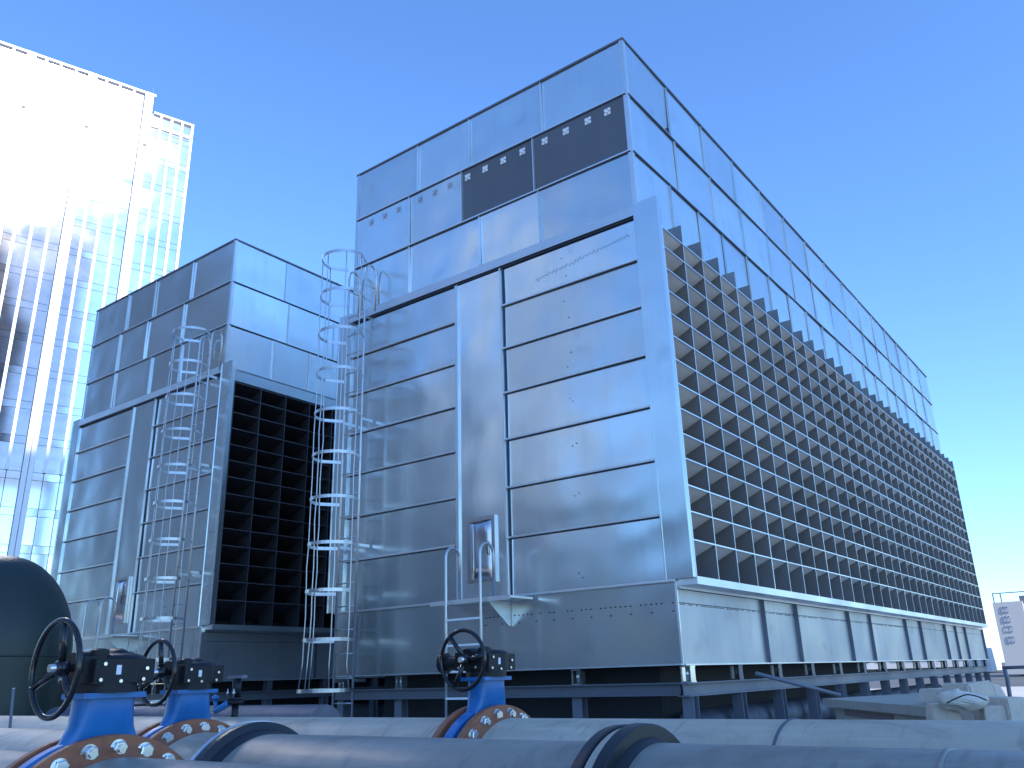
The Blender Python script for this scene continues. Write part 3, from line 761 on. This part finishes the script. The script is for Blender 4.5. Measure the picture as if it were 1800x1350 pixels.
def sack():
    c = CAM+proj_ray(1690, 1232)*5.0; r = Vector((cR.x, cR.y, 0)).normalized(); f = Vector((cF.x, cF.y, 0)).normalized()
    b = MB(); n, m_ = 9, 6; G = []
    for j in range(m_+1):
        row = []
        th = PI*j/m_
        for i in range(n):
            a = 2*PI*i/n; q = 1+.16*math.sin(3*a+2*th)+.1*math.sin(5*a-3*th)+random.uniform(-.22, .22)
            row.append(b.v(c+r*.15*math.sin(th)*math.cos(a)*q+f*(.10*math.sin(th)*math.sin(a)*q)+Vector((0, 0, .055*math.cos(th)*q-.09*math.sin(th)*math.cos(a)*.25))))
        G.append(row)
    for j in range(m_):
        for i in range(n): b.f([G[j][i], G[j][(i+1) % n], G[j+1][(i+1) % n], G[j+1][i]], False)
    bmesh.ops.remove_doubles(b.b, verts=b.b.verts[:], dist=.002)
    bmesh.ops.bevel(b.b, geom=b.b.edges[:], offset=.006, segments=2, affect='EDGES')
    o = b.build('crumpled_sack', SACK); tag(o, 'crumpled pale sack lying between the plinth and the blocks', 'sack')
sack()
b = MB(); pts = []
for i in range(15):
    s = i/14; pts.append(CAM+proj_ray(1664+s*70, 1236-12*math.sin(s*2.4)*1.0+(-8*s if s < .5 else -4+(s-.5)*14))*4.75)
b.tube(pts, .004, 6); tag(b.build('cable', BLACKP), 'thin black cable draped over the crumpled sack and block', 'cable')
# railing post and rail at the right edge
rl = empty('railing', (2.9, 1.6, GZ), 'dark grey railing post and rail at the right edge in front of the far buildings', 'railing')
a_ = CAM+proj_ray(1762, 1174)*9.5; c_ = CAM+proj_ray(1840, 1171)*9.2; e_ = CAM+proj_ray(1777, 1235)*9.4
b = MB(); b.tube([a_, a_.lerp(c_, .5), c_, c_+(c_-a_)*4], .018, 8); b.build('rail', FRAME, rl)
b = MB(); b.tube([a_+(c_-a_)*.04, a_.lerp(e_, .3)+(c_-a_)*.05, e_, (e_.x, e_.y, GZ)], .022, 8); b.build('post', FRAME, rl)

# ------------------------------------------------------------------ glass office tower at left (90 m away)
H = Vector((.29305, .95610, 0)).normalized(); HN = Vector((H.y, -H.x, 0)); FA = Vector((-74.2586, 36.1626, 0))
def office():
    T = empty('office_tower', (FA.x, FA.y, GZ), 'tall glass office tower with blazing white vertical fins at upper left', 'office tower')
    def P(h, o_, z): return FA+H*h+HN*o_+Vector((0, 0, z))
    def fbox(b, h0, h1, o0, o1, z0, z1):
        b.hexa([P(h0, o0, z0), P(h1, o0, z0), P(h1, o1, z0), P(h0, o1, z0), P(h0, o0, z1), P(h1, o0, z1), P(h1, o1, z1), P(h0, o1, z1)]); return b
    b = MB(); fbox(b, -36, -.05, -22, -.25, GZ, 61.6); fbox(b, -36, -4.7, -21.9, -.26, 61.61, 64.0); b.build('core', COREB, T)
    base = [-5.95*k for k in range(6)]
    fins, piers = [0.0], []
    for k in range(6):
        o_ = -5.95*k
        fins += [o_-1.15, o_-2.32, o_-3.47] if k == 0 else [o_-.72, o_-2.2, o_-3.6]
        piers.append(o_-4.95)
    cuts = sorted(set([0.0, -36] + fins + [p+.4 for p in piers] + [p-.55 for p in piers]))
    rnd = random.Random(4); fl = 3.37; ztops = 19.2
    floors = []; z = ztops-fl*7+.0
    z = GZ
    floors = [ztops+fl*i for i in range(-6, 14)]
    for a, c in zip(cuts, cuts[1:]):
        if c-a < .15: continue
        mid = (a+c)/2; top = 64.0 if mid < -4.6 else 61.75
        if any(abs(mid-(p-.08)) < .3 for p in piers): continue
        b = MB()
        for f0 in floors:
            for q0, q1 in ((0, .78*fl), (.78*fl, fl)):
                z0, z1 = f0+q0+.02, min(f0+q1-.02, top)
                if z1-z0 < .2 or z0 > top: continue
                j = lambda s=.008: rnd.uniform(-1, 1)*s
                tz, th = j(.003), j(.004)
                A = [b.v(P(a+.03, .0-th, z0)), b.v(P(c-.03, .0+th, z0)), b.v(P(c-.03, tz*(z1-z0)*.6+th, z1)), b.v(P(a+.03, tz*(z1-z0)*.6-th, z1))]
                B = [b.v(v.co-HN*.12) for v in A]
                b.f(A)
                for q in range(4): b.f([A[q], A[(q+1) % 4], B[(q+1) % 4], B[q]])
        b.build('glass_bay', FGLASS, T)
    for x in fins:
        b = MB(); top = 64.02 if x < -4.6 else 61.8
        fbox(b, x-.13, x+.13, -.05, .28, ztops, top); b.build('fin', FIN, T)
    for p in piers:
        b = MB(); fbox(b, p-.52, p-.09, -.15, .45, GZ, 64.12); fbox(b, p-.04, p+.37, -.15, .45, GZ, 64.12); fbox(b, p-.0895, p-.0405, -.15, .05, GZ, 64.1)
        b.build('pier', FIN, T)
    b = MB(); fbox(b, -36, -4.32, -.24, .31, 63.94, 64.20); fbox(b, -4.3, .14, -.24, .31, 61.70, 61.93); b.build('coping', FIN, T)
    # opaque spandrel bands near the top of the lower shoulder and dark vent dashes
    b = MB(); fbox(b, -4.4, -.2, .13, .17, 60.0, 60.35); b.build('parapet_band', FIN, T)
    b = MB()
    for p in piers[:3]: fbox(b, p-.1, p+.25, .451, .50, 57.0, 57.25)
    b.build('facade_lamp', MULL, T)
    b = MB(); fbox(b, -.05, .0, -.1, .05, 61.9, 62.6); fbox(b, -4.75, -4.7, .1, .15, 64.3, 65.2); b.build('lightning_rod', MULL, T)
    # side facing away to the right
    b = MB(); fbox(b, .001, .05, -22, -.06, GZ, 61.7); b.build('side_cladding', TGLASS, T)
office()

# ------------------------------------------------------------------ buildings at far right
def far_buildings():
    T = empty('city_building', (-6, 110, GZ), 'white building with a violet-blue sign strip at the far right edge', 'building', None)
    x0 = -12.3
    b = MB(); b.box(x0, 8, 110, 124, GZ, 6.3); b.build('wall', PALEB, T)
    b = MB(); b.box(x0+.1, x0+3.2, 109.2, 109.99, GZ, 6.6); b.build('sign_pier', SIGNB, T)
    b = MB()
    for x in (x0+.2, x0+1.0): b.box(x, x+.12, 109.6, 109.7, 6.61, 7.6)
    b.box(x0+.2, 8, 109.6, 109.7, 7.61, 7.72); b.box(x0+2.8, 7, 111, 116, 6.31, 7.3); b.build('roof_frame', FRAME, T)
    b = MB()
    for k, z in enumerate((5.4, 4.3, 3.2, 2.0)):     # four strokes-built characters, illegible at this size
        x = x0+.9; b.box(x, x+.75, 109.12, 109.199, z, z+.10); b.box(x, x+.75, 109.12, 109.199, z+.6, z+.68); b.box(x, x+.1, 109.10, 109.119, z, z+.68); b.box(x+.65, x+.75, 109.10, 109.119, z, z+.68)
        if k != 2: b.box(x+.3, x+.4, 109.08, 109.099, z-.05, z+.75)
    b.build('sign_lettering', SIGNL, T)
    for i in range(5):
        xx = x0+4.4+i*3.1
        b = MB(); b.box(xx, xx+.5, 109.5, 109.99, GZ, 6.2); b.build('pilaster', WHITE, T)
        if i < 4:
            for z in (4.6, 2.6, .6):
                b = MB(); b.box(xx+.9, xx+2.4, 109.93, 109.995, z, z+1.3); b.build('window', DGLASS, T)
    b = MB(); b.box(x0+6.6, 8.1, 109.3, 109.92, GZ, 3.0); b.build('entrance_block', HAZEB, T)
    T2 = empty('city_building', (-30, 165, GZ), 'pale distant building glimpsed behind the end of the big cooling tower', 'building', None)
    b = MB(); b.box(-46, -21.5, 160, 172, GZ, 7.2); b.build('wall', PALEB, T2)
    b = MB()
    for i in range(9):
        for z in (.4, 2.6, 4.8): b.box(-45+i*2.6, -43.6+i*2.6, 159.9, 159.995, z, z+1.2)
    b.build('window', DGLASS, T2)
    T4 = empty('city_building', (-1, 150, GZ), 'tall pale hazy block standing behind the white building at the right edge', 'building', None)
    b = MB(); b.box(-9.5, 9, 150, 162, GZ, 10.4); b.build('wall', PALEB, T4)
    for i in range(6):
        for z in (1, 3.2, 5.4, 7.6):
            b = MB(); b.box(-8.6+i*2.8, -7.2+i*2.8, 149.93, 149.995, z, z+1.2); b.build('window', HAZEB, T4)
    T3 = empty('city_building', (-80, 150, GZ), 'long low pale building seen through the frame under the towers', 'building', None)
    b = MB(); b.box(-140, -48, 150, 165, GZ, 4.0); b.build('wall', PALEB, T3)
far_buildings()

# ------------------------------------------------------------------ mirror-glass neighbour that shades the plant deck (unseen, added to block the sun)
def sun_blocker():
    d = Vector((math.sin(SUN_AZ), math.cos(SUN_AZ), 0)); p = Vector((-d.y, d.x, 0)); p = p if p.y > 0 else -p
    T = empty('sun_blocker_tower', (87, -22, GZ), 'tall unseen mirror glass tower added right of the plant deck to shade it', 'office tower')
    D0 = 90.0
    def P(a, s, z): return d*(D0+a)+p*s+Vector((0, 0, z))
    hgt = 19.2 + (D0+84.5)*math.tan(SUN_EL)
    Z0 = 55  # raised underside lets sun reach the ground for bounce light
    b = MB(); b.hexa([P(0, -10.5, Z0), P(14, -10.5, Z0), P(14, 21, Z0), P(0, 21, Z0), P(0, -10.5, hgt), P(14, -10.5, hgt), P(14, 21, hgt), P(0, 21, hgt)]); b.build('curtain_wall', TGLASS, T)
    b = MB()
    for i in range(36):
        z = 2+i*3.7
        if Z0 < z < hgt: b.hexa([P(-.12, -10.5, z), P(-.001, -10.5, z), P(-.001, 21, z), P(-.12, 21, z), P(-.12, -10.5, z+.3), P(-.001, -10.5, z+.3), P(-.001, 21, z+.3), P(-.12, 21, z+.3)])
    b.build('floor_bands', MULL, T)
    for s0, s1 in ((-10.4, -8.6), (19, 20.9)):
        b = MB(); b.hexa([P(2, s0, GZ-.3), P(12, s0, GZ-.3), P(12, s1, GZ-.3), P(2, s1, GZ-.3), P(2, s0, Z0-.01), P(12, s0, Z0-.01), P(12, s1, Z0-.01), P(2, s1, Z0-.01)]); b.build('core_leg', CLAD, T)
    b = MB()
    for s0, s1, z0, z1 in ((-10.4, .5, 112, 126), (-10.4, 3.4, 100, 111.99), (-10.4, 6.2, 60, 99.99)):
        b.hexa([P(-.6, s0, z0), P(-.13, s0, z0), P(-.13, s1, z0), P(-.6, s1, z0), P(-.6, s0, z1), P(-.13, s0, z1), P(-.13, s1, z1), P(-.6, s1, z1)])
    b.build('dark_reflection_panel', CLAD, T)  # panels added only as a dark reflection in the office glass
sun_blocker()

def rear_buildings():  # unseen blocks added for dark and bright reflections in the cladding
    P0 = Vector((-5, 0, 0))
    for az0, az1, D, h, lab in ((-153.5, -141, 50, 11, 'low grey clad block, added unseen in front of the pale one for dark reflections'), (-152.5, -143, 60, 43, 'tall sunlit pale rendered block, added unseen behind the viewpoint for bright reflections'), (-142.5, -131, 52, 24, 'grey clad block of middling height, added unseen behind the viewpoint for dark reflections'), (-130.5, -108, 46, 30, 'tallest grey clad block, added unseen at left behind the viewpoint for dark reflections'), (-176, -153, 64, 12, 'lowest grey clad block, added unseen straight behind the viewpoint for dark reflections')):
        a0, a1 = math.radians(az0), math.radians(az1)
        A = P0+Vector((math.sin(a0), math.cos(a0), 0))*D; B = P0+Vector((math.sin(a1), math.cos(a1), 0))*D
        u = (B-A).normalized(); n = Vector((-u.y, u.x, 0)); n = n if n.dot(A-P0) > 0 else -n; Lw = (B-A).length
        T = empty('reflection_block', (A.x, A.y, GZ), lab, 'building')
        def hx(b, s0, s1, o0, o1, z0, z1):
            z0 = z0-.3 if z0 == GZ else z0
            q = [A+u*s0+n*o0, A+u*s1+n*o0, A+u*s1+n*o1, A+u*s0+n*o1]; b.hexa([(p.x, p.y, z0) for p in q]+[(p.x, p.y, z1) for p in q])
        b = MB(); hx(b, 0, Lw, 0, 12, GZ, h); b.build('wall', PALEB if h == 43 else CLAD, T)
        for i in range(int(Lw/4.5)):
            for j in range(int(h/4)):
                b = MB(); hx(b, 1+i*4.5, 3.4+i*4.5, -.05, -.001, .5+j*4, 2.3+j*4); b.build('window', DGLASS, T)
rear_buildings()
